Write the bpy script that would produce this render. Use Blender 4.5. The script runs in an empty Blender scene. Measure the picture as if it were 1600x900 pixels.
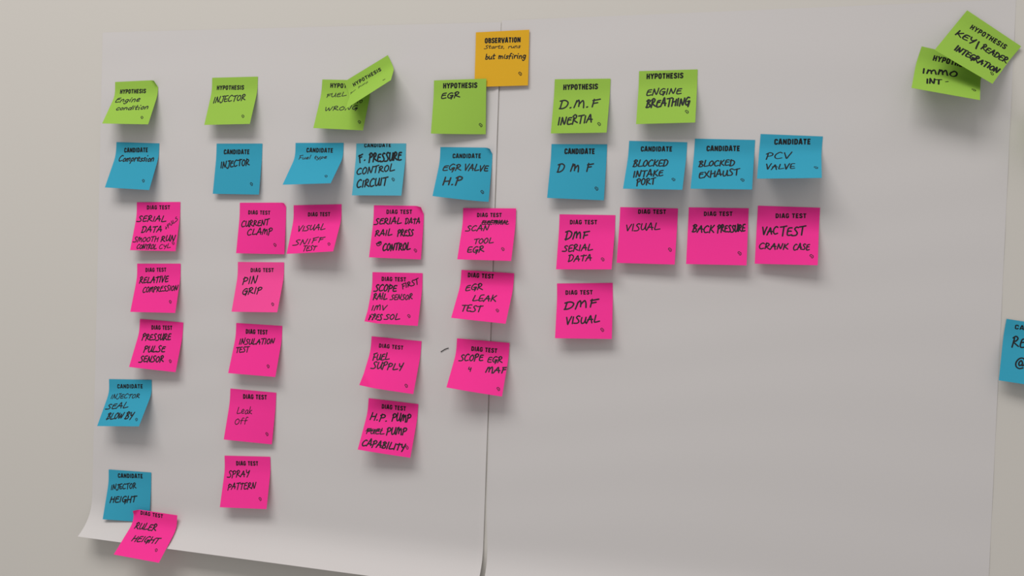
import bpy, math, random
from mathutils import Matrix, Vector

# ------------------------------------------------------------------ camera, light, exposure
scene = bpy.context.scene
COL = scene.collection
ZS = 1.55                                   # height of the top of the paper sheets above the floor

cam_data = bpy.data.cameras.new('camera')
cam_data.sensor_width = 36.0
cam_data.lens = 36.0 * 1413.5 / 1600.0
cam_data.clip_start = 0.01
cam = bpy.data.objects.new('camera', cam_data)
COL.objects.link(cam)
CAM_R, CAM_D, CAM_F = [[0.968435, 0.246951, 0.033897], [0.038965, -0.015666, -0.999118], [-0.246202, 0.968901, -0.024794]]
cam.matrix_world = Matrix((
    (CAM_R[0], -CAM_D[0], -CAM_F[0], (0.3345, -1.2112, -0.3340)[0]),
    (CAM_R[1], -CAM_D[1], -CAM_F[1], (0.3345, -1.2112, -0.3340)[1]),
    (CAM_R[2], -CAM_D[2], -CAM_F[2], (0.3345, -1.2112, -0.3340)[2] + ZS),
    (0, 0, 0, 1)))
scene.camera = cam

world = bpy.data.worlds.new('room_air')
scene.world = world
world.use_nodes = True
bg = world.node_tree.nodes['Background']
bg.inputs[0].default_value = (1.0, 0.985, 0.965, 1)
bg.inputs[1].default_value = 0.43


def ceiling_lamp(name, loc, sx, sy, power, aim=None, color=(1.0, 0.98, 0.95)):
    d = bpy.data.lights.new(name, 'AREA')
    d.shape = 'RECTANGLE'
    d.size, d.size_y, d.energy, d.color = sx, sy, power, color
    o = bpy.data.objects.new(name, d)
    COL.objects.link(o)
    o.location = loc
    if aim:
        o.rotation_euler = (Vector(aim) - Vector(loc)).to_track_quat('-Z', 'Y').to_euler()
    return o


# recessed ceiling panels of the room, above and in front of the wall
ceiling_lamp('ceiling_panel_lamp', (-0.75, -2.00, 3.60), 2.4, 1.3, 94.0)
ceiling_lamp('ceiling_panel_lamp', (1.6, -2.0, 3.60), 1.6, 1.3, 6.0)

vs = scene.view_settings
vs.view_transform = 'Standard'
vs.look = 'None'
vs.exposure = 0.0
vs.gamma = 1.0
vs.use_curve_mapping = False


# ------------------------------------------------------------------ materials
def lin(r, g, b):
    f = lambda v: (v / 255 / 12.92) if v / 255 <= 0.04045 else ((v / 255 + 0.055) / 1.055) ** 2.4
    return (f(r), f(g), f(b), 1)


def paper_material(name, base, translucency, fibre=0.03, scale=900.0):
    m = bpy.data.materials.new(name)
    m.use_nodes = True
    nt = m.node_tree
    p = nt.nodes['Principled BSDF']
    out = nt.nodes['Material Output']
    p.inputs['Roughness'].default_value = 0.85
    p.inputs['Specular IOR Level'].default_value = 0.15
    tc = nt.nodes.new('ShaderNodeTexCoord')
    nz = nt.nodes.new('ShaderNodeTexNoise')
    nz.inputs['Scale'].default_value = scale
    nz.inputs['Detail'].default_value = 3
    nt.links.new(tc.outputs['Object'], nz.inputs['Vector'])
    mx = nt.nodes.new('ShaderNodeMix')
    mx.data_type = 'RGBA'
    mx.inputs[6].default_value = tuple(v * (1 - fibre) for v in base[:3]) + (1,)
    mx.inputs[7].default_value = tuple(min(1, v * (1 + fibre)) for v in base[:3]) + (1,)
    nt.links.new(nz.outputs['Fac'], mx.inputs[0])
    nt.links.new(mx.outputs[2], p.inputs['Base Color'])
    bp = nt.nodes.new('ShaderNodeBump')
    bp.inputs['Strength'].default_value = 0.05
    bp.inputs['Distance'].default_value = 0.0002
    nt.links.new(nz.outputs['Fac'], bp.inputs['Height'])
    nt.links.new(bp.outputs['Normal'], p.inputs['Normal'])
    if translucency:
        tr = nt.nodes.new('ShaderNodeBsdfTranslucent')
        nt.links.new(mx.outputs[2], tr.inputs['Color'])
        ms = nt.nodes.new('ShaderNodeMixShader')
        ms.inputs[0].default_value = translucency
        nt.links.new(p.outputs[0], ms.inputs[1])
        nt.links.new(tr.outputs[0], ms.inputs[2])
        nt.links.new(ms.outputs[0], out.inputs['Surface'])
    return m


def ink_material(name, base, rough):
    m = bpy.data.materials.new(name)
    m.use_nodes = True
    p = m.node_tree.nodes['Principled BSDF']
    p.inputs['Base Color'].default_value = base
    p.inputs['Roughness'].default_value = rough
    p.inputs['Specular IOR Level'].default_value = 0.2
    nz = m.node_tree.nodes.new('ShaderNodeTexNoise')
    nz.inputs['Scale'].default_value = 400
    mr = m.node_tree.nodes.new('ShaderNodeMapRange')
    mr.inputs['To Min'].default_value = rough - 0.1
    mr.inputs['To Max'].default_value = rough + 0.1
    m.node_tree.links.new(nz.outputs['Fac'], mr.inputs['Value'])
    m.node_tree.links.new(mr.outputs['Result'], p.inputs['Roughness'])
    return m


def wall_material():
    m = bpy.data.materials.new('painted_wall')
    m.use_nodes = True
    nt = m.node_tree
    p = nt.nodes['Principled BSDF']
    p.inputs['Base Color'].default_value = (0.575, 0.545, 0.508, 1)
    p.inputs['Roughness'].default_value = 0.7
    p.inputs['Specular IOR Level'].default_value = 0.2
    tc = nt.nodes.new('ShaderNodeTexCoord')
    nz = nt.nodes.new('ShaderNodeTexNoise')
    nz.inputs['Scale'].default_value = 220
    nz.inputs['Detail'].default_value = 4
    bp = nt.nodes.new('ShaderNodeBump')
    bp.inputs['Strength'].default_value = 0.06
    bp.inputs['Distance'].default_value = 0.001
    nt.links.new(tc.outputs['Object'], nz.inputs['Vector'])
    nt.links.new(nz.outputs['Fac'], bp.inputs['Height'])
    nt.links.new(bp.outputs['Normal'], p.inputs['Normal'])
    return m


M_WALL = wall_material()
M_PAPER = paper_material('flipchart_paper', (0.580, 0.552, 0.548), 0.0, 0.012, 500)
M_NOTE = {
    'g': paper_material('lime_green_paper', (0.35, 0.585, 0.083), 0.2),
    'b': paper_material('blue_paper', (0.045, 0.385, 0.555), 0.2),
    'p': paper_material('pink_paper', (0.98, 0.044, 0.350), 0.2),
    'c': paper_material('pale_blue_paper', (0.095, 0.46, 0.61), 0.2),
    'q': paper_material('faded_pink_paper', (0.98, 0.085, 0.37), 0.2),
    'y': paper_material('mustard_yellow_paper', (0.80, 0.455, 0.026), 0.2),
}
M_PEN = ink_material('black_marker_ink', (0.012, 0.012, 0.014, 1), 0.6)
M_PRINT = ink_material('black_printing_ink', (0.010, 0.010, 0.010, 1), 0.6)


# ------------------------------------------------------------------ mesh helpers
def link_mesh(name, verts, faces, mat, parent=None, smooth=None, loc=(0, 0, 0)):
    me = bpy.data.meshes.new(name)
    me.from_pydata([tuple(v) for v in verts], [], faces)
    if smooth:
        me.polygons.foreach_set('use_smooth', [i in smooth for i in range(len(me.polygons))])
    me.materials.append(mat)
    me.update()
    o = bpy.data.objects.new(name, me)
    COL.objects.link(o)
    o.location = loc
    if parent:
        o.parent = parent
    return o


def thin_sheet(name, front, back, mat, parent=None, loc=(0, 0, 0)):
    """front/back: grids [row][col] of points, rows going down, columns going right."""
    R, Cn = len(front), len(front[0])
    verts, faces, smooth = [], [], set()
    for g, flip in ((front, False), (back, True)):
        b = len(verts)
        verts += [p for row in g for p in row]
        for r in range(R - 1):
            for c in range(Cn - 1):
                q = [b + r * Cn + c, b + (r + 1) * Cn + c, b + (r + 1) * Cn + c + 1, b + r * Cn + c + 1]
                smooth.add(len(faces))
                faces.append(q[::-1] if flip else q)
    rim = [(0, c) for c in range(Cn)] + [(r, Cn - 1) for r in range(1, R)] + \
          [(R - 1, c) for c in range(Cn - 2, -1, -1)] + [(r, 0) for r in range(R - 2, 0, -1)]
    b = len(verts)
    n = len(rim)
    for r, c in rim:
        verts += [front[r][c], back[r][c]]
    for i in range(n):
        j = (i + 1) % n
        faces.append([b + 2 * i, b + 2 * j, b + 2 * j + 1, b + 2 * i + 1])
    return link_mesh(name, verts, faces, mat, parent, smooth, loc)


def smoothstep(x):
    x = min(1.0, max(0.0, x))
    return x * x * (3 - 2 * x)


# ------------------------------------------------------------------ the setting
def box(name, lo, hi, mat):
    x0, y0, z0 = lo
    x1, y1, z1 = hi
    v = [(x0, y0, z0), (x1, y0, z0), (x1, y1, z0), (x0, y1, z0), (x0, y0, z1), (x1, y0, z1), (x1, y1, z1), (x0, y1, z1)]
    f = [(3, 2, 1, 0), (4, 5, 6, 7), (0, 1, 5, 4), (1, 2, 6, 5), (2, 3, 7, 6), (3, 0, 4, 7)]
    return link_mesh(name, v, f, mat)


wall = box('wall_back', (-2.6, 0.0, 0.0), (2.6, 0.12, 3.6), M_WALL)
wall['kind'] = 'structure'

SHEET_W, SHEET_L, SHEET_T = 0.641, 0.791, 0.00015


def sheet_profile(start, end, angle):
    """arc length down the sheet -> (out from the wall, drop)"""
    n = 400
    out, drop, tab = 0.0, 0.0, [(0.0, 0.0, 0.0)]
    for i in range(n):
        s = (i + 0.5) / n * SHEET_L
        th = angle * smoothstep((s - start) / (end - start))
        out += math.sin(th) * SHEET_L / n
        drop += math.cos(th) * SHEET_L / n
        tab.append((out, drop, th))
    return lambda s: tab[min(n, max(0, int(round(s / SHEET_L * n))))]


def flipchart_sheet(x0, top_l, top_r, prof, edge, phase, lift):
    """edge(s): sideways set of the inner edge; gentle waves run across the paper"""
    rows = [i / 120 * SHEET_L for i in range(121)]
    cols = [i / 44 for i in range(44)] + [.9825, .986, .988, .990, .992, .994, .996, .998, 1.0]

    def pt(u, s, off):
        out, drop, th = prof(s)
        zt = top_l + (top_r - top_l) * u
        wav = 0.00022 * (1 + math.sin(70 * s + 3.0 * u + phase + 1.3 * math.sin(5 * u + 9 * s)))
        wav += lift * smoothstep((u - 0.986) / 0.014) * smoothstep(s / 0.09)
        return (x0 + edge(s) * (1 - u) + SHEET_W * u, -(0.0003 + wav + out) + (off * math.cos(th)), ZS + zt - drop - off * math.sin(th) * 1.0)
    front = [[pt(u, s, 0) for u in cols] for s in rows]
    back = [[pt(u, s, SHEET_T) for u in cols] for s in rows]
    o = thin_sheet('flipchart_sheet', front, back, M_PAPER)
    return o, pt


left_prof = sheet_profile(0.716, 0.796, 0.95)
right_prof = sheet_profile(0.715, 0.81, 0.85)
sheet_a, sheet_a_pt = flipchart_sheet(-0.6425, 0.0062, 0.0008, left_prof, lambda s: 0.0, 0.4, 0.0016)
sheet_b, sheet_b_pt = flipchart_sheet(-0.0004, 0.0030, 0.0070, right_prof,
                                      lambda s: 0.0010 * smoothstep((s - .45) / .25) + 0.0042 * smoothstep((s - .66) / .1), 2.1, 0.0)
sheet_a['label'] = 'white flipchart sheet under the engine condition and INJECTOR notes, bottom edge curling outward'
sheet_b['label'] = 'white flipchart sheet behind the DMF, BLOCKED and PCV VALVE notes, mostly bare below them'
for o in (sheet_a, sheet_b):
    o['category'] = 'paper'
    o['group'] = 'large flipchart sheets on the wall'


# ------------------------------------------------------------------ lettering
# heavy condensed printed capitals: width and strokes in a box one unit high
PRINT = {
    'H': (.50, [[(.1, 0), (.1, 1)], [(.4, 0), (.4, 1)], [(.1, .5), (.4, .5)]]),
    'Y': (.50, [[(.04, 1), (.25, .5), (.25, 0)], [(.46, 1), (.25, .5)]]),
    'P': (.48, [[(.1, 0), (.1, .9), (.32, .9), (.4, .8), (.4, .55), (.32, .45), (.1, .45)]]),
    'O': (.50, [[(.1, .25), (.1, .75), (.17, .9), (.33, .9), (.4, .75), (.4, .25), (.33, .1), (.17, .1), (.1, .25), (.1, .4)]]),
    'T': (.48, [[(.02, .9), (.46, .9)], [(.24, .9), (.24, 0)]]),
    'E': (.44, [[(.4, .9), (.1, .9), (.1, .1), (.4, .1)], [(.1, .5), (.36, .5)]]),
    'S': (.48, [[(.4, .72), (.4, .8), (.32, .9), (.17, .9), (.09, .8), (.09, .65), (.39, .38), (.39, .2), (.31, .1), (.16, .1), (.08, .2), (.08, .3)]]),
    'I': (.24, [[(.12, 0), (.12, 1)]]),
    'C': (.48, [[(.4, .65), (.4, .78), (.33, .9), (.17, .9), (.1, .78), (.1, .22), (.17, .1), (.33, .1), (.4, .22), (.4, .35)]]),
    'A': (.52, [[(.06, 0), (.22, .95), (.30, .95), (.46, 0)], [(.14, .28), (.38, .28)]]),
    'N': (.54, [[(.1, 0), (.1, 1)], [(.44, 0), (.44, 1)], [(.1, .95), (.44, .05)]]),
    'D': (.50, [[(.1, .1), (.1, .9), (.28, .9), (.4, .75), (.4, .25), (.28, .1), (.1, .1), (.1, .3)]]),
    'G': (.50, [[(.4, .7), (.4, .78), (.33, .9), (.17, .9), (.1, .78), (.1, .22), (.17, .1), (.33, .1), (.4, .22), (.4, .45), (.26, .45)]]),
    'B': (.50, [[(.1, .1), (.1, .9), (.3, .9), (.38, .8), (.38, .62), (.3, .52), (.1, .52)], [(.3, .52), (.4, .42), (.4, .2), (.32, .1), (.1, .1)]]),
    'R': (.50, [[(.1, 0), (.1, .9), (.32, .9), (.4, .8), (.4, .58), (.32, .48), (.1, .48)], [(.26, .48), (.42, 0)]]),
    'V': (.52, [[(.05, 1), (.24, .05), (.28, .05), (.47, 1)]]),
    ' ': (.26, []),
}
# quick marker handwriting: capitals mostly, drawn in few joined strokes
PEN = {
    'A': (.75, [[(0, 0), (.18, .45), (.36, .95), (.44, .9), (.52, .45), (.62, .05)], [(.1, .38), (.4, .42), (.7, .36)]]),
    'B': (.62, [[(.1, 0), (.16, .5), (.2, .95)], [(.02, .85), (.3, 1), (.5, .82), (.22, .52), (.5, .4), (.52, .12), (.25, 0), (.02, .05)]]),
    'C': (.68, [[(.6, .88), (.4, .98), (.12, .7), (.06, .3), (.25, .02), (.62, .12)]]),
    'D': (.70, [[(.16, .95), (.12, .5), (.1, .02)], [(0, .9), (.35, .98), (.62, .7), (.55, .25), (.3, .02), (.04, .02)]]),
    'E': (.62, [[(.55, .92), (.2, .88), (.1, .5), (.12, .1), (.3, .02), (.6, .08)], [(.12, .5), (.35, .54), (.5, .52)]]),
    'F': (.62, [[(.16, 0), (.18, .5), (.2, .9)], [(.1, .9), (.35, .93), (.64, .98)], [(.18, .5), (.5, .54)]]),
    'G': (.68, [[(.58, .9), (.35, .98), (.1, .65), (.1, .25), (.3, .05), (.5, .2), (.55, .45)], [(.34, .42), (.64, .45), (.58, .1), (.5, -.22)]]),
    'H': (.66, [[(.12, 1), (.1, .5), (.06, 0)], [(.08, .45), (.35, .5), (.56, .55)], [(.6, .92), (.57, .5), (.55, 0)]]),
    'I': (.30, [[(.16, .95), (.14, .5), (.12, .02)]]),
    'J': (.55, [[(.45, .98), (.44, .5), (.36, .02), (.15, -.1), (.0, .1)], [(.2, .95), (.62, .98)]]),
    'K': (.66, [[(.14, 1), (.12, .5), (.08, 0)], [(.58, .92), (.32, .6), (.14, .45), (.36, .3), (.64, .02)]]),
    'L': (.66, [[(.2, 1), (.14, .5), (.1, .08), (.28, .02), (.7, .1)]]),
    'M': (.84, [[(.04, 0), (.1, .5), (.14, .9)], [(.12, .62), (.28, .9), (.36, .6), (.38, .12)], [(.38, .5), (.58, .92), (.7, .6), (.76, 0)]]),
    'N': (.72, [[(.06, 0), (.12, .5), (.16, .92), (.3, .5), (.5, .08), (.6, .5), (.66, .98)]]),
    'O': (.66, [[(.35, .92), (.12, .72), (.06, .32), (.26, .03), (.52, .22), (.58, .65), (.38, .93), (.26, .86)]]),
    'P': (.62, [[(.16, .9), (.12, .4), (.08, -.08)], [(.02, .8), (.28, 1), (.54, .85), (.46, .58), (.14, .46)]]),
    'R': (.68, [[(.16, .9), (.12, .4), (.08, 0)], [(.04, .82), (.28, 1), (.5, .82), (.38, .56), (.14, .46), (.36, .26), (.68, .04)]]),
    'S': (.62, [[(.56, .9), (.36, .98), (.18, .78), (.36, .52), (.5, .25), (.34, .03), (-.06, .04)]]),
    'T': (.64, [[(0, .9), (.3, .92), (.68, .97)], [(.36, .92), (.33, .45), (.3, 0)]]),
    'U': (.66, [[(.1, .92), (.06, .4), (.18, .05), (.42, .15), (.54, .55), (.58, .92)], [(.58, .92), (.56, .4), (.64, .04)]]),
    'V': (.62, [[(.04, .95), (.16, .45), (.26, .02), (.42, .5), (.62, 1)]]),
    'W': (.88, [[(.04, .9), (.1, .35), (.2, .04), (.34, .35), (.42, .7), (.5, .3), (.6, .05), (.74, .5), (.84, .95)]]),
    'X': (.66, [[(.06, .95), (.3, .5), (.62, .02)], [(.58, .95), (.3, .45), (.02, .0)]]),
    'Y': (.62, [[(.06, .95), (.14, .6), (.34, .5), (.52, .75)], [(.58, .98), (.46, .4), (.3, -.12)]]),
    '4': (.60, [[(.12, .9), (.08, .45), (.5, .5)], [(.46, .85), (.42, .3), (.4, -.05)]]),
    '&': (.95, [[(.75, .85), (.5, .95), (.2, .75), (.1, .4), (.35, .1), (.7, .25), (.78, .6), (.6, .95), (.4, .7), (.5, .4)], [(0, .6), (.4, .5), (.8, .62)]]),
    '+': (.55, [[(.02, .4), (.45, .5)], [(.26, .75), (.2, .1)]]),
    '-': (.50, [[(.05, .42), (.45, .46)]]),
    '/': (.45, [[(.38, 1), (.2, .5), (.04, 0)]]),
    '.': (.30, [[(.1, .02), (.16, .06)]]),
    ',': (.26, [[(.14, .08), (.06, -.14)]]),
    '@': (1.0, [[(.62, .3), (.42, .25), (.36, .5), (.55, .72), (.7, .5), (.68, .25), (.88, .3), (.95, .62), (.72, .95), (.35, .92), (.08, .55), (.14, .15), (.45, -.05), (.8, .02)]]),
    '~': (1.0, [[(0, .2), (.25, .7), (.1, .95), (.02, .6), (.3, .3), (.5, .8), (.35, 1), (.3, .5), (.55, .25), (.75, .85), (.55, .95), (.6, .4), (.85, .3), (1, .7), (.85, .9), (.75, .5), (.4, .55), (.05, .45)]]),
    ' ': (.45, []),
    'a': (.58, [[(.48, .52), (.28, .62), (.08, .35), (.16, .04), (.4, .14), (.5, .55), (.48, .15), (.6, .03)]]),
    'b': (.52, [[(.12, 1), (.1, .4), (.1, .05), (.34, .03), (.46, .28), (.34, .52), (.12, .4)]]),
    'c': (.48, [[(.44, .5), (.22, .6), (.06, .28), (.2, .02), (.46, .1)]]),
    'd': (.56, [[(.44, .5), (.22, .58), (.06, .26), (.2, .02), (.42, .2)], [(.52, 1), (.46, .4), (.5, .03)]]),
    'e': (.50, [[(.06, .28), (.3, .32), (.42, .48), (.24, .6), (.06, .32), (.18, .04), (.46, .1)]]),
    'f': (.46, [[(.46, .92), (.28, .95), (.18, .6), (.14, -.05)], [(.02, .5), (.4, .54)]]),
    'g': (.54, [[(.44, .5), (.22, .6), (.06, .3), (.22, .06), (.44, .3), (.46, .55), (.42, -.1), (.2, -.34), (.04, -.2)]]),
    'i': (.28, [[(.12, .55), (.1, .2), (.16, .02)], [(.15, .78), (.18, .82)]]),
    'k': (.52, [[(.14, 1), (.1, .4), (.08, 0)], [(.44, .55), (.14, .28), (.5, .02)]]),
    'l': (.28, [[(.16, 1), (.1, .4), (.14, .02)]]),
    'm': (.80, [[(.06, .55), (.08, .0)], [(.08, .35), (.24, .58), (.34, .4), (.34, 0)], [(.34, .35), (.54, .58), (.66, .4), (.68, .02)]]),
    'n': (.54, [[(.06, .55), (.08, 0)], [(.08, .35), (.28, .58), (.42, .4), (.44, .02)]]),
    'o': (.52, [[(.28, .58), (.08, .36), (.16, .04), (.4, .1), (.44, .4), (.28, .58)]]),
    'p': (.52, [[(.1, .55), (.1, .1), (.06, -.36)], [(.1, .4), (.3, .6), (.46, .35), (.32, .06), (.1, .1)]]),
    'r': (.44, [[(.08, .55), (.1, .2), (.08, 0)], [(.1, .32), (.26, .54), (.44, .5)]]),
    's': (.44, [[(.4, .5), (.22, .58), (.12, .42), (.34, .22), (.26, .03), (.02, .06)]]),
    't': (.44, [[(.2, .9), (.16, .4), (.2, .05), (.38, .08)], [(.02, .56), (.42, .62)]]),
    'u': (.56, [[(.06, .55), (.08, .15), (.22, .02), (.42, .2), (.46, .55), (.46, .15), (.56, .03)]]),
    'x': (.50, [[(.06, .55), (.44, .02)], [(.42, .56), (.04, .02)]]),
    'y': (.54, [[(.06, .55), (.12, .2), (.3, .1), (.44, .35)], [(.5, .56), (.42, .0), (.2, -.32), (.02, -.24)]]),
}


def catmull(pts, step=5):
    if len(pts) < 3:
        return list(pts)
    p = [pts[0]] + list(pts) + [pts[-1]]
    out = []
    for i in range(1, len(p) - 2):
        a, b, c, d = p[i - 1], p[i], p[i + 1], p[i + 2]
        for k in range(step):
            t = k / step
            out.append(tuple(0.5 * ((2 * b[j]) + (c[j] - a[j]) * t + (2 * a[j] - 5 * b[j] + 4 * c[j] - d[j]) * t * t
                                    + (3 * b[j] - a[j] - 3 * c[j] + d[j]) * t ** 3) for j in (0, 1)))
    out.append(tuple(pts[-1]))
    return out


def resample(pts, longest):
    out = [pts[0]]
    for a, b in zip(pts, pts[1:]):
        d = math.hypot(b[0] - a[0], b[1] - a[1])
        n = max(1, int(math.ceil(d / longest)))
        out += [(a[0] + (b[0] - a[0]) * k / n, a[1] + (b[1] - a[1]) * k / n) for k in range(1, n + 1)]
    return out


def ribbon(pts, w, verts, faces, round_ends):
    """flat band of ink along pts (millimetres on the note), added to verts/faces as 2-D points"""
    q = [pts[0]]
    for p in pts[1:]:
        if math.hypot(p[0] - q[-1][0], p[1] - q[-1][1]) > 1e-3:
            q.append(p)
    if len(q) < 2:
        q.append((q[0][0] + .2, q[0][1]))
    dirs = []
    for a, b in zip(q, q[1:]):
        l = math.hypot(b[0] - a[0], b[1] - a[1])
        dirs.append(((b[0] - a[0]) / l, (b[1] - a[1]) / l))
    b0 = len(verts)
    h = w / 2
    for i, p in enumerate(q):
        d0 = dirs[max(0, i - 1)]
        d1 = dirs[min(len(dirs) - 1, i)]
        nx, ny = -(d0[1] + d1[1]), d0[0] + d1[0]
        l = math.hypot(nx, ny)
        if l < 0.3:
            nx, ny, k = -d1[1], d1[0], 1
        else:
            nx, ny = nx / l, ny / l
            k = min(1.5, 1 / max(.4, nx * -d1[1] + ny * d1[0]))
        verts.append((p[0] + nx * h * k, p[1] + ny * h * k))
        verts.append((p[0] - nx * h * k, p[1] - ny * h * k))
    for i in range(len(q) - 1):
        faces.append([b0 + 2 * i, b0 + 2 * i + 1, b0 + 2 * i + 3, b0 + 2 * i + 2])
    if round_ends:
        for p in (q[0], q[-1]):
            c0 = len(verts)
            for k in range(8):
                verts.append((p[0] + h * math.cos(k * math.pi / 4), p[1] + h * math.sin(k * math.pi / 4)))
            faces.append([c0 + k for k in range(8)])


def set_line(text, x0, y0, x1, y1, h, font, gap):
    """strokes in note millimetres (x to the right, y down) with the text fitted between the two ends of its base line"""
    total = sum(font[ch][0] + gap for ch in text) - gap
    dx, dy = x1 - x0, y1 - y0
    L = math.hypot(dx, dy)
    ex, ey = dx / L, dy / L
    ux, uy = ey, -ex
    k = L / total
    cur, out = 0.0, []
    for ch in text:
        w, strokes = font[ch]
        for s in strokes:
            out.append((ch, [(cur + x, y) for x, y in s]))
        cur += w + gap

    def place(p):
        return (x0 + ex * p[0] * k + ux * p[1] * h, y0 + ey * p[0] * k + uy * p[1] * h)
    return out, place


# ------------------------------------------------------------------ sticky notes
NOTE_W, NOTE_T, NSTEP = 0.0762, 0.00013, 24
RAMP = [smoothstep(((i + .5) / NSTEP - .10) / .34) for i in range(NSTEP)]


class NoteShape:
    """a square note stuck by its top strip; below it the paper bends away from the wall by an angle that may differ from side to side"""

    def __init__(self, par, folds=()):
        self.x, self.z, self.rot, self.bend, self.twist, self.base = par
        self.folds = folds

    def at(self, u, v, lift=0.0):
        """u, v in millimetres from the top corner; returns a point relative to the middle of the top edge"""
        u, s = u / 1000 / NOTE_W, v / 1000 / NOTE_W
        T = self.bend + self.twist * (u - .5)
        k = min(max(s, 0), 1) * NSTEP
        out = drop = 0.0
        for i in range(NSTEP):
            if k <= i:
                break
            f = min(1.0, k - i) / NSTEP * NOTE_W
            out += math.sin(T * RAMP[i]) * f
            drop += math.cos(T * RAMP[i]) * f
        th = T * RAMP[min(NSTEP - 1, int(k))]
        if k < NSTEP:
            a = RAMP[max(0, int(k) - 1)] if k - int(k) < .5 and k >= 1 else RAMP[min(NSTEP - 1, int(k))]
            th = T * a
        lx = (u - .5) * NOTE_W
        for cu, cs, size, ang in self.folds:
            du = abs(u - cu) * NOTE_W * 1000
            ds = abs(s - cs) * NOTE_W * 1000
            q = size - du - ds
            if q > 0:
                q = q / math.sqrt(2) / 1000
                pull = q * (1 - math.cos(ang)) / math.sqrt(2)
                lx += pull if cu < .5 else -pull
                drop += pull if cs < .5 else -pull
                out += q * math.sin(ang)
        out += lift * math.cos(th)
        drop -= lift * math.sin(th)
        c, sn = math.cos(self.rot), math.sin(self.rot)
        return (c * lx + sn * drop, -out, sn * lx - c * drop)


def ink_on(name, shape, strokes, width, mat, parent, round_ends):
    v2, faces = [], []
    for pts in strokes:
        w = width
        if round_ends:
            w, pts = pts
        ribbon(resample(pts, 2.0), w, v2, faces, round_ends)
    mm = NOTE_W * 1000
    v2 = [(min(max(a, .2), mm - .2), min(max(b, .3), mm - .2)) for a, b in v2]
    verts = [shape.at(a, b, NOTE_T + 0.00007) for a, b in v2]
    return link_mesh(name, verts, faces, mat, parent)


def sticky_note(label, colour, par, heading, mark, pen, words, seed, folds=()):
    rnd = random.Random(seed)
    shape = NoteShape(par, folds)
    root = bpy.data.objects.new('sticky_note', None)
    root.empty_display_size = 0.02
    COL.objects.link(root)
    root.location = (shape.x, -shape.base, ZS + shape.z)
    root['label'] = label
    root['category'] = 'sticky note'
    root['group'] = {'g': 'lime green hypothesis notes', 'c': 'blue candidate notes', 'q': 'pink diagnostic test notes', 'b': 'blue candidate notes', 'p': 'pink diagnostic test notes', 'y': 'yellow observation notes'}[colour]
    mm = NOTE_W * 1000
    us = [mm * i / 22 for i in range(23)]
    vsn = [mm * i / 36 for i in range(37)]
    front = [[shape.at(u, v, NOTE_T) for u in us] for v in vsn]
    back = [[shape.at(u, v, 0) for u in us] for v in vsn]
    thin_sheet('note_paper', front, back, M_NOTE[colour], root)
    if heading:
        text, x0, y0, x1, y1, h = heading
        strokes, place = set_line(text, x0, y0, x1, y1, h, PRINT, .07)
        ink_on('printed_heading', shape, [[place(p) for p in s] for _, s in strokes], .265 * h, M_PRINT, root, False)
    if mark:
        x, y = mark
        a = [(-1.6, .3), (-2.1, -1.2), (-1.3, -2.4), (.1, -2.2), (.7, -1.0)]
        b = [(-.6, 1.7), (.9, 2.4), (2.0, 1.6), (2.1, .2), (1.5, -1.6)]
        c = [(-1.2, .9), (-.2, .2), (.6, .9)]
        ink_on('printed_mark', shape, [catmull([(x + .95 * p, y + .95 * q) for p, q in s]) for s in (a, b, c)], .95, M_PRINT, root, False)
    if words:
        allst = []
        for text, x0, y0, x1, y1, h in words:
            strokes, place = set_line(text, x0, y0, x1, y1, h, PEN, .06)
            lean = .12
            for ch, s in strokes:
                dy, sc, tilt = rnd.uniform(-.06, .06), rnd.uniform(.9, 1.12), rnd.uniform(-.08, .12)
                pts = [place((px + lean * (py - .4), (py + tilt * (px - s[0][0])) * sc + dy)) for px, py in s]
                allst.append((min(pen, .21 * h), catmull(pts)))
        ink_on('handwriting', shape, allst, pen, M_PEN, root, True)
    return root


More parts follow.
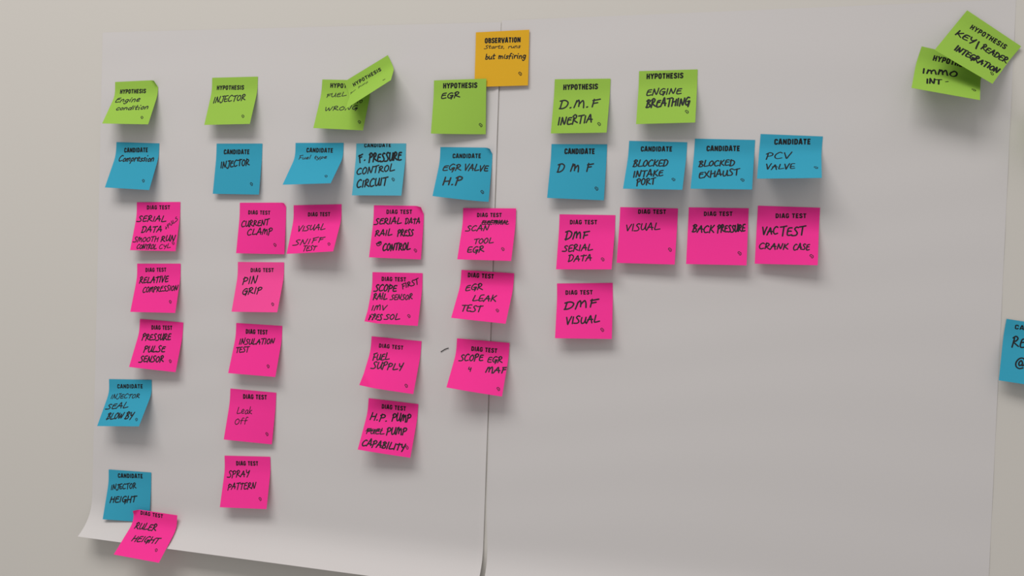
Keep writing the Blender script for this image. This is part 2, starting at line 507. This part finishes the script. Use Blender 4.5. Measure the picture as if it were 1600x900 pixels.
# (label, paper, [x, z, turn, bend, twist, stand-off], heading base line and height in mm, printed mark, pen width, written lines)
NOTES = [
 ('mustard yellow sticky note headed OBSERVATION, overlapped at its lower corner by the EGR hypothesis note', 'y', [0.0014, -0.012, 0.0168, 0.045, -0.02, 0.0026], ('OBSERVATION', 13.1, 15.7, 64.1, 16.5, 7.0), (64.7, 59.9), 1.5, [('Starts, runs', 13.2, 23.0, 64.3, 24.4, 4.7), ('but misfiring', 14.6, 38.0, 72.2, 38.8, 7.1)]),
 ('lime green sticky note reading engine condition, directly above the blue Compression note', 'g', [-0.5794, -0.0701, 0.0239, 0.4909, -0.1126, 0.0012], ('HYPOTHESIS', 9.2, 18.8, 55.2, 19.5, 6.8), (62.2, 64.2), 1.75, [('Engine', 5.3, 34.5, 48.6, 34.4, 9.3), ('condition', 13.2, 50.1, 67.9, 48.9, 8.3)]),
 ('lime green sticky note reading INJECTOR, directly above the blue INJECTOR note', 'g', [-0.4101, -0.0674, 0.0053, 0.3432, 0.0257, 0.0012], ('HYPOTHESIS', 8.4, 18.5, 54.0, 18.9, 6.6), (61.7, 63.4), 1.77, [('INJECTOR', 6.5, 40.0, 59.4, 36.4, 10.1)]),
 ('lime green sticky note reading FUEL, partly covered by a tilted green note', 'g', [-0.2296, -0.0747, -0.0372, 0.3223, -0.0339, 0.0012], ('HYPOTHESIS', 13.2, 11.6, 62.6, 11.8, 6.6), (68.3, 63.7), 1.32, [('FUEL', 8.9, 27.0, 40.1, 22.9, 5.7), ('WRONG', 11.5, 48.3, 61.5, 44.1, 6.3), ('TO', 57.5, 34.7, 67.1, 33.1, 5.2)]),
 ('tilted lime green sticky note standing steeply out from the wall, stuck over the FUEL note', 'g', [-0.2, -0.0592, 0.5059, 0.9806, 0.031, 0.002], ('HYPOTHESIS', 10.3, 14.0, 58.2, 15.1, 5.4), (61.8, 50.2), 1.13, [('pr', 2.4, 22.4, 11.3, 22.3, 3.7), ('pump', 16.6, 20.1, 33.2, 20.9, 3.4)]),
 ('lime green sticky note reading EGR, overlapping the yellow note', 'g', [-0.0561, -0.0783, 0.0157, 0.066, -0.199, 0.0071], ('HYPOTHESIS', 13.6, 11.7, 63.3, 12.3, 7.4), (69.0, 63.8), 1.92, [('EGR', 11.0, 26.3, 38.9, 24.9, 8.1)]),
 ('lime green sticky note reading D.M.F INERTIA, directly above the blue DMF note', 'g', [0.1152, -0.0794, -0.0066, 0.2415, 0.0674, 0.0012], ('HYPOTHESIS', 12.3, 14.7, 59.6, 13.9, 7.4), (65.1, 63.9), 2.15, [('D.M.F', 9.1, 41.7, 62.9, 38.1, 11.1), ('INERTIA', 8.7, 64.4, 56.1, 61.4, 11.0)]),
 ('lime green sticky note reading ENGINE BREATHING, above the blue INTAKE PORT note', 'g', [0.2291, -0.07, 0.0104, 0.3614, 0.0327, 0.0012], ('HYPOTHESIS', 10.0, 10.9, 58.0, 11.0, 7.2), (64.8, 60.1), 2.28, [('ENGINE', 10.7, 33.9, 56.8, 32.4, 8.8), ('BREATHING', 11.8, 52.2, 68.1, 50.4, 11.3)]),
 ('lime green sticky note reading IMMO INT, partly hidden under the KEY/READER note', 'g', [0.5742, -0.0569, -0.2662, 0.8374, 0.1013, 0.0012], ('HYPOTHESIS', 17.0, 13.7, 65.2, 13.0, 6.8), (69.0, 53.9), 2.18, [('IMMO', 9.2, 39.4, 50.5, 29.8, 10.3), ('INT', 15.8, 60.4, 33.2, 56.8, 10.9), ('-', 38.1, 51.2, 41.7, 49.1, 7.6)]),
 ('steeply tilted lime green sticky note reading KEY/READER, overlapping the IMMO note', 'g', [0.617, -0.0279, -0.6362, 0.6412, 0.1144, 0.004], ('HYPOTHESIS', 15.8, 15.9, 63.9, 13.3, 5.8), (68.8, 59.7), 2.24, [('KEY', 7.3, 35.0, 31.6, 32.6, 9.6), ('/', 36.5, 35.7, 41.4, 31.8, 10.4), ('READER', 41.4, 31.8, 75.2, 28.3, 8.8), ('INTEGRATION', 17.8, 59.3, 74.2, 54.3, 10.1)]),
 ('blue sticky note reading Compression, directly under the green engine condition note', 'b', [-0.5745, -0.1647, -0.0261, 0.3743, -0.0471, 0.0012], ('CANDIDATE', 14.8, 15.7, 56.9, 14.0, 7.0), (61.9, 61.7), 1.9, [('Compression', 8.2, 30.6, 70.1, 28.4, 9.9)]),
 ('blue sticky note reading only INJECTOR, under the green INJECTOR note', 'b', [-0.3997, -0.1661, 0.0005, 0.1153, -0.0182, 0.0012], ('CANDIDATE', 12.4, 15.9, 55.5, 15.8, 7.0), (62.5, 60.7), 1.88, [('INJECTOR', 9.0, 37.3, 56.7, 31.8, 10.0)]),
 ('strongly curled blue sticky note reading fuel type in small writing', 'b', [-0.2694, -0.1651, 0.001, 0.7166, 0.0714, 0.0012], ('CANDIDATE', 17.7, 13.8, 60.1, 14.3, 6.5), (63.5, 61.0), 1.46, [('Fuel type', 6.9, 25.2, 51.9, 23.6, 5.9)]),
 ('pale blue sticky note reading F.PRESSURE CONTROL CIRCUIT, its heading cut by the top edge', 'c', [-0.1732, -0.166, 0.0006, 0.2011, 0.0399, 0.0012], ('CANDIDATE', 12.2, 5.6, 53.6, 5.1, 5.7), (60.9, 52.6), 2.44, [('F.', 5.7, 27.6, 16.6, 23.8, 10.8), ('PRESSURE', 20.8, 26.6, 70.4, 23.6, 11.6), ('CONTROL', 4.1, 46.2, 61.5, 39.3, 9.6), ('CIRCUIT', 6.3, 65.1, 52.7, 60.6, 10.7)]),
 ('blue sticky note reading EGR VALVE H.P, under the green EGR note', 'b', [-0.0454, -0.1715, -0.0111, 0.3088, -0.3071, 0.0012], ('CANDIDATE', 18.5, 15.4, 60.0, 14.7, 6.3), (66.4, 63.1), 2.33, [('EGR', 6.2, 34.2, 33.2, 33.3, 8.9), ('VALVE', 37.3, 33.1, 71.6, 33.5, 8.8), ('H.P', 10.9, 56.7, 37.8, 53.8, 11.9)]),
 ('blue sticky note reading DMF, between the green D.M.F note and pink notes', 'b', [0.1138, -0.1671, -0.0053, 0.2103, -0.1106, 0.0012], ('CANDIDATE', 18.4, 13.4, 60.0, 13.1, 7.4), (65.3, 60.7), 2.05, [('D M F', 10.4, 38.7, 58.0, 37.3, 11.1)]),
 ('blue sticky note reading BLOCKED INTAKE PORT, under the green ENGINE BREATHING note', 'b', [0.2194, -0.1636, -0.0261, 0.6342, 0.0419, 0.0012], ('CANDIDATE', 16.1, 13.7, 57.5, 12.6, 6.6), (63.2, 58.8), 1.98, [('BLOCKED', 8.6, 37.8, 53.9, 35.6, 11.3), ('INTAKE', 10.9, 56.9, 49.5, 52.4, 11.0), ('PORT', 17.3, 71.0, 40.9, 67.1, 11.4)]),
 ('blue sticky note reading BLOCKED EXHAUST, between the INTAKE PORT and PCV VALVE notes', 'b', [0.3054, -0.1608, -0.0232, 0.5868, 0.0488, 0.0012], ('CANDIDATE', 15.6, 16.0, 58.0, 14.9, 7.0), (63.6, 60.9), 1.89, [('BLOCKED', 7.7, 40.1, 53.0, 36.9, 9.9), ('EXHAUST', 9.2, 59.3, 59.6, 52.4, 10.3)]),
 ('blue sticky note reading PCV VALVE, lifting steeply, last in its row', 'b', [0.3881, -0.1557, -0.0441, 0.8266, 0.1175, 0.0012], ('CANDIDATE', 17.8, 12.9, 62.3, 10.6, 7.1), (69.5, 53.4), 1.71, [('PCV', 9.1, 37.8, 40.4, 34.8, 12.0), ('VALVE', 10.0, 58.5, 44.9, 56.4, 10.8)]),
 ('blue sticky note reading INJECTOR SEAL BLOW BY, alone near the paper edge', 'b', [-0.5782, -0.5304, 0.0499, 0.5776, 0.0713, 0.0012], ('CANDIDATE', 14.8, 14.2, 60.7, 13.4, 6.3), (67.1, 65.0), 2.5, [('INJECTOR', 6.4, 31.2, 57.6, 28.4, 7.0), ('SEAL', 5.4, 48.4, 43.3, 45.0, 8.8), ('BLOW', 12.7, 65.2, 41.5, 63.0, 9.6), ('BY', 45.5, 63.9, 59.1, 63.3, 10.6)]),
 ('blue sticky note reading INJECTOR HEIGHT, overlapped by the pink RULER HEIGHT note', 'b', [-0.575, -0.6728, 0.0268, 0.165, -0.17, 0.0012], ('CANDIDATE', 16.8, 11.8, 61.6, 10.0, 6.7), None, 2.22, [('INJECTOR', 6.0, 31.2, 50.4, 25.9, 7.8), ('HEIGHT', 7.7, 50.2, 52.2, 47.1, 9.0)]),
 ('blue sticky note cut off by the photo edge, stuck half on the bare wall', 'b', [0.6843, -0.3829, -0.1235, 0.3471, 0.1462, 0.0012], ('CANDIDATE', 10.4, 10.6, 58.2, 9.1, 5.3), None, 1.78, [('RE', 10.2, 32.6, 25.8, 32.0, 12.2), ('@', 15.9, 58.0, 27.0, 57.3, 12.3)]),
 ('pink sticky note reading SERIAL DATA and SMOOTH RUN in four crowded lines', 'p', [-0.5356, -0.2553, 0.0216, 0.2418, -0.0767, 0.0012], ('DIAG TEST', 17.8, 11.2, 58.7, 11.1, 6.1), (70.5, 63.9), 2.19, [('SERIAL', 3.3, 30.5, 52.9, 30.0, 9.0), ('DATA', 13.7, 47.9, 48.7, 46.6, 9.1), ('+PULS', 55.5, 43.4, 74.0, 26.4, 5.7), ('SMOOTH', 3.2, 63.5, 44.9, 61.5, 7.7), ('RUN', 49.3, 61.4, 73.1, 60.6, 8.9), ('CONTROL', 10.6, 73.8, 43.7, 74.0, 7.6), ('CYL', 48.3, 73.0, 67.1, 71.3, 6.3)]),
 ('pink sticky note reading RELATIVE COMPRESSION, above the PRESSURE PULSE note', 'p', [-0.5325, -0.3494, 0.0325, 0.2779, -0.0533, 0.0012], ('DIAG TEST', 14.8, 12.8, 51.5, 12.3, 6.1), (65.0, 59.3), 2.03, [('RELATIVE', 5.9, 30.1, 56.1, 28.0, 9.4), ('COMPRESSION', 14.9, 45.5, 74.7, 40.8, 8.2)]),
 ('pink sticky note reading PRESSURE PULSE SENSOR, under the RELATIVE COMPRESSION note', 'p', [-0.5252, -0.4366, -0.025, 0.3151, -0.1286, 0.0012], ('DIAG TEST', 21.3, 14.9, 57.8, 12.8, 6.5), (64.1, 60.7), 1.99, [('PRESSURE', 8.4, 32.7, 57.3, 28.6, 10.0), ('PULSE', 16.8, 50.8, 52.1, 47.5, 9.4), ('SENSOR', 14.3, 66.8, 53.5, 62.8, 10.0)]),
 ('curled pink sticky note reading RULER HEIGHT, hanging past the bottom edge of the paper', 'p', [-0.5216, -0.7295, -0.031, 0.8187, -0.0567, 0.0095], ('DIAG TEST', 11.8, 7.3, 51.6, 7.7, 5.8), (61.8, 58.1), 1.94, [('RULER', 7.6, 30.0, 44.7, 28.5, 9.8), ('HEIGHT', 15.1, 50.5, 59.1, 47.7, 9.7)]),
 ('pink sticky note reading CURRENT CLAMP, under the blue INJECTOR note', 'p', [-0.3582, -0.2534, 0.018, 0.1146, -0.0927, 0.0012], ('DIAG TEST', 14.1, 17.3, 50.5, 17.9, 5.9), (60.7, 62.8), 1.74, [('CURRENT', 4.6, 36.6, 49.4, 33.1, 9.0), ('CLAMP', 15.1, 48.4, 55.6, 47.1, 9.0)]),
 ('pink sticky note reading VISUAL SNIFF TEST, beside the CURRENT CLAMP note', 'p', [-0.2698, -0.255, 0.0371, 0.4698, 0.1227, 0.0012], ('DIAG TEST', 23.0, 16.9, 58.5, 17.1, 5.9), (66.3, 63.6), 1.7, [('VISUAL', 10.2, 40.3, 53.9, 38.1, 9.1), ('SNIFF', 8.9, 63.3, 56.7, 59.6, 8.6), ('TEST', 25.8, 72.8, 47.1, 72.7, 8.0)]),
 ('pink sticky note reading PIN GRIP, under the CURRENT CLAMP note', 'q', [-0.3589, -0.3416, 0.0235, 0.3283, 0.0511, 0.0012], ('DIAG TEST', 21.4, 15.0, 59.6, 14.5, 5.9), (66.2, 64.1), 1.95, [('PIN', 10.4, 34.0, 34.4, 32.1, 12.1), ('GRIP', 12.7, 49.8, 44.8, 46.8, 9.8)]),
 ('pink sticky note reading INSULATION TEST, under the PIN GRIP note', 'p', [-0.3589, -0.4342, -0.0079, 0.3022, -0.038, 0.0012], ('DIAG TEST', 16.6, 15.1, 52.7, 14.3, 6.8), (61.8, 61.5), 1.74, [('INSULATION', 7.9, 32.1, 65.4, 27.1, 8.2), ('TEST', 5.5, 44.8, 26.3, 42.0, 8.0)]),
 ('pink sticky note reading Leak Off in thin writing, under the INSULATION TEST note', 'p', [-0.3658, -0.5335, -0.0155, 0.1759, -0.108, 0.0012], ('DIAG TEST', 21.9, 13.5, 61.4, 11.5, 6.8), (66.9, 62.1), 1.23, [('Leak', 14.2, 36.6, 39.4, 34.4, 10.1), ('Off', 13.5, 52.6, 34.2, 50.0, 9.1)]),
 ('pink sticky note reading SPRAY PATTERN, lowest in its column', 'p', [-0.3728, -0.6325, 0.0631, 0.2893, -0.0298, 0.0012], ('DIAG TEST', 19.3, 14.3, 56.2, 13.7, 6.5), (64.2, 62.2), 1.66, [('SPRAY', 6.6, 32.4, 42.4, 29.8, 9.4), ('PATTERN', 9.3, 50.4, 54.9, 47.7, 9.3)]),
 ('pink sticky note reading SERIAL DATA RAIL PRESS and CONTROL, under the pale blue note', 'p', [-0.1432, -0.2542, 0.0036, 0.1787, -0.1027, 0.0012], ('DIAG TEST', 19.5, 12.1, 58.6, 11.5, 6.0), (67.2, 63.8), 2.29, [('SERIAL', 2.7, 27.5, 43.0, 26.2, 8.8), ('DATA', 48.8, 26.1, 71.3, 25.2, 7.8), ('RAIL', 5.3, 44.9, 30.6, 43.3, 9.0), ('PRESS', 38.9, 44.0, 62.6, 42.9, 9.3), ('&', 9.0, 60.3, 17.9, 58.6, 7.0), ('CONTROL', 19.1, 65.6, 59.6, 63.2, 10.2)]),
 ('pink sticky note reading SCOPE FIRST RAIL SENSOR with one bent corner', 'p', [-0.1423, -0.3496, 0.0158, 0.3574, -0.128, 0.0012], ('DIAG TEST', 14.2, 12.4, 51.6, 12.5, 6.0), (61.6, 62.8), 2.29, [('SCOPE', 4.7, 27.6, 38.2, 27.2, 9.9), ('FIRST', 46.5, 23.6, 71.4, 14.8, 7.5), ('RAIL', 5.1, 40.9, 25.6, 39.1, 9.4), ('SENSOR', 31.0, 39.9, 63.7, 38.3, 7.7), ('IMV', 5.3, 57.6, 27.7, 55.5, 7.8), ('PRES', 5.0, 71.7, 23.2, 71.0, 9.1), ('SOL', 27.3, 70.3, 49.0, 68.1, 8.1)]),
 ('pink sticky note reading FUEL SUPPLY, between the SCOPE FIRST and H.P. PUMP notes', 'p', [-0.1407, -0.444, -0.04, 0.4497, -0.2087, 0.0012], ('DIAG TEST', 12.3, 15.1, 49.7, 14.9, 5.8), (64.1, 66.0), 1.91, [('FUEL', 6.6, 35.1, 31.2, 31.2, 9.6), ('SUPPLY', 9.0, 48.3, 54.4, 43.6, 10.0)]),
 ('pink sticky note reading H.P. PUMP with one word crossed out', 'p', [-0.1424, -0.5336, -0.0423, 0.412, -0.179, 0.0012], ('DIAG TEST', 21.1, 12.6, 58.1, 11.8, 6.3), (68.9, 62.9), 2.05, [('H.P.', 6.3, 30.7, 33.5, 29.7, 10.1), ('PUMP', 39.2, 28.5, 67.2, 26.7, 11.1), ('FUEL', 5.4, 51.5, 32.2, 49.3, 7.8), ('~', 4.6, 48.6, 28.0, 46.7, 4.6), ('PUMP', 35.7, 49.3, 64.9, 45.0, 10.4), ('CAPABILITY', 4.3, 69.6, 66.1, 68.2, 9.8)]),
 ('pink sticky note reading SCAN TOOL EGR with a scribbled out word on top', 'p', [-0.0087, -0.2557, 0.0106, 0.3911, -0.0282, 0.0026], ('DIAG TEST', 20.4, 12.4, 56.1, 12.1, 5.7), (62.5, 59.3), 2.04, [('ELECTRICAL', 28.1, 23.0, 66.5, 22.1, 6.1), ('~', 28.0, 21.7, 64.4, 21.1, 4.0), ('SCAN', 6.7, 33.6, 39.3, 31.3, 8.2), ('TOOL', 20.5, 52.9, 47.9, 50.6, 7.8), ('EGR', 12.5, 66.0, 36.7, 64.1, 8.6)]),
 ('pink sticky note reading EGR LEAK TEST, crossing the seam between the sheets', 'p', [-0.0083, -0.3435, -0.0295, 0.6021, -0.0803, 0.0026], ('DIAG TEST', 9.8, 9.6, 47.7, 9.4, 6.3), (60.9, 57.3), 1.9, [('EGR', 9.0, 29.5, 33.9, 25.6, 8.7), ('LEAK', 23.0, 46.1, 56.3, 42.8, 9.7), ('TEST', 11.0, 64.4, 39.5, 62.2, 10.4)]),
 ('pink sticky note reading SCOPE EGR MAF, beside the short pen mark on the paper', 'p', [-0.0115, -0.4397, -0.0301, 0.5463, -0.2389, 0.0026], ('DIAG TEST', 21.9, 15.7, 59.4, 15.6, 6.3), (69.5, 66.5), 1.95, [('SCOPE', 7.8, 31.6, 41.0, 28.4, 9.5), ('EGR', 47.1, 29.8, 68.7, 28.9, 8.4), ('4', 23.7, 46.6, 28.3, 45.6, 7.1), ('MAF', 48.1, 45.1, 76.6, 43.3, 9.3)]),
 ('pink sticky note reading DMF SERIAL DATA, under the blue DMF note', 'p', [0.1284, -0.262, 0.0034, 0.2949, 0.1465, 0.0012], ('DIAG TEST', 14.6, 13.4, 52.0, 12.7, 5.9), (63.1, 62.2), 2.17, [('DMF', 9.5, 34.9, 41.5, 32.4, 10.3), ('SERIAL', 7.9, 51.6, 48.2, 49.0, 8.8), ('DATA', 16.2, 65.5, 48.4, 63.8, 8.4)]),
 ('pink sticky note reading DMF VISUAL, directly under the DMF SERIAL DATA note', 'p', [0.1281, -0.3545, 0.0479, 0.2945, -0.0614, 0.0012], ('DIAG TEST', 11.6, 15.5, 49.1, 15.3, 5.9), (63.1, 64.0), 2.18, [('DMF', 10.7, 36.1, 56.4, 32.2, 10.9), ('VISUAL', 13.9, 56.7, 59.2, 53.8, 9.6)]),
 ('pink sticky note reading only VISUAL, beside the DMF SERIAL DATA note', 'p', [0.2107, -0.2512, -0.0055, 0.2596, 0.0438, 0.0012], ('DIAG TEST', 24.0, 8.3, 61.0, 7.7, 5.7), (68.8, 56.2), 1.66, [('VISUAL', 9.1, 32.1, 54.0, 28.8, 9.5)]),
 ('pink sticky note reading BACK PRESSURE, under the BLOCKED EXHAUST note', 'p', [0.3008, -0.2497, 0.0018, 0.2719, 0.0369, 0.0012], ('DIAG TEST', 19.6, 11.0, 56.3, 10.3, 5.6), (66.9, 60.4), 1.91, [('BACK', 5.9, 32.7, 33.8, 33.0, 10.1), ('PRESSURE', 38.0, 32.2, 73.0, 30.6, 10.1)]),
 ('pink sticky note reading VAC TEST CRANK CASE, under the blue PCV VALVE note', 'p', [0.3884, -0.2468, -0.0181, 0.2784, 0.1246, 0.0012], ('DIAG TEST', 22.5, 15.2, 60.4, 13.8, 5.9), (68.5, 64.5), 2.03, [('VAC', 7.4, 37.9, 27.1, 36.3, 9.4), ('TEST', 29.5, 38.0, 59.8, 36.0, 11.1), ('CRANK', 4.4, 56.7, 40.1, 56.0, 8.1), ('CASE', 46.3, 56.6, 65.9, 56.0, 8.1)]),
 ('lime green sticky note on bare wall beyond the paper edge, above the cut-off blue note', 'g', [0.7149, -0.1187, -0.5, 0.62, 0.0, 0.0012], ('HYPOTHESIS', 13.0, 14.0, 62.0, 14.0, 7.0), (66.0, 62.0), 1.8, [])
]

# bent corners: which corner (0/1 across, 0/1 down), size in mm, angle
def folds_for(label):
    if 'reading engine condition' in label:
        return ((1, 0, 11, 1.0),)
    if 'EGR VALVE' in label:
        return ((1, 0, 9, 1.1),)
    if 'SCOPE FIRST' in label:
        return ((0, 1, 19, 0.75),)
    if 'RULER HEIGHT, hanging' in label:
        return ((0, 0, 9, 0.9),)
    if 'SERIAL DATA RAIL' in label:
        return ((1, 0, 12, 0.9),)
    if 'CURRENT CLAMP, under' in label:
        return ((1, 0, 6, 1.0),)
    return ()


for i, (label, colour, par, heading, mark, pen, words) in enumerate(NOTES):
    sticky_note(label, colour, par, heading, mark, pen, words, 100 + i, folds_for(label))

# the short stroke of black pen on the paper beside the SCOPE EGR note
dash = catmull([(0, 0), (3.2, 2.2), (6.8, 4.4), (10.8, 5.8)])
v2, f2 = [], []
ribbon(dash, 1.1, v2, f2, True)
px0, pz0 = (-0.0731, -0.4589)
link_mesh('pen_mark', [(px0 + a / 1000, -0.00125, ZS + pz0 + b / 1000) for a, b in v2], [f[::-1] for f in f2], M_PEN, sheet_a)
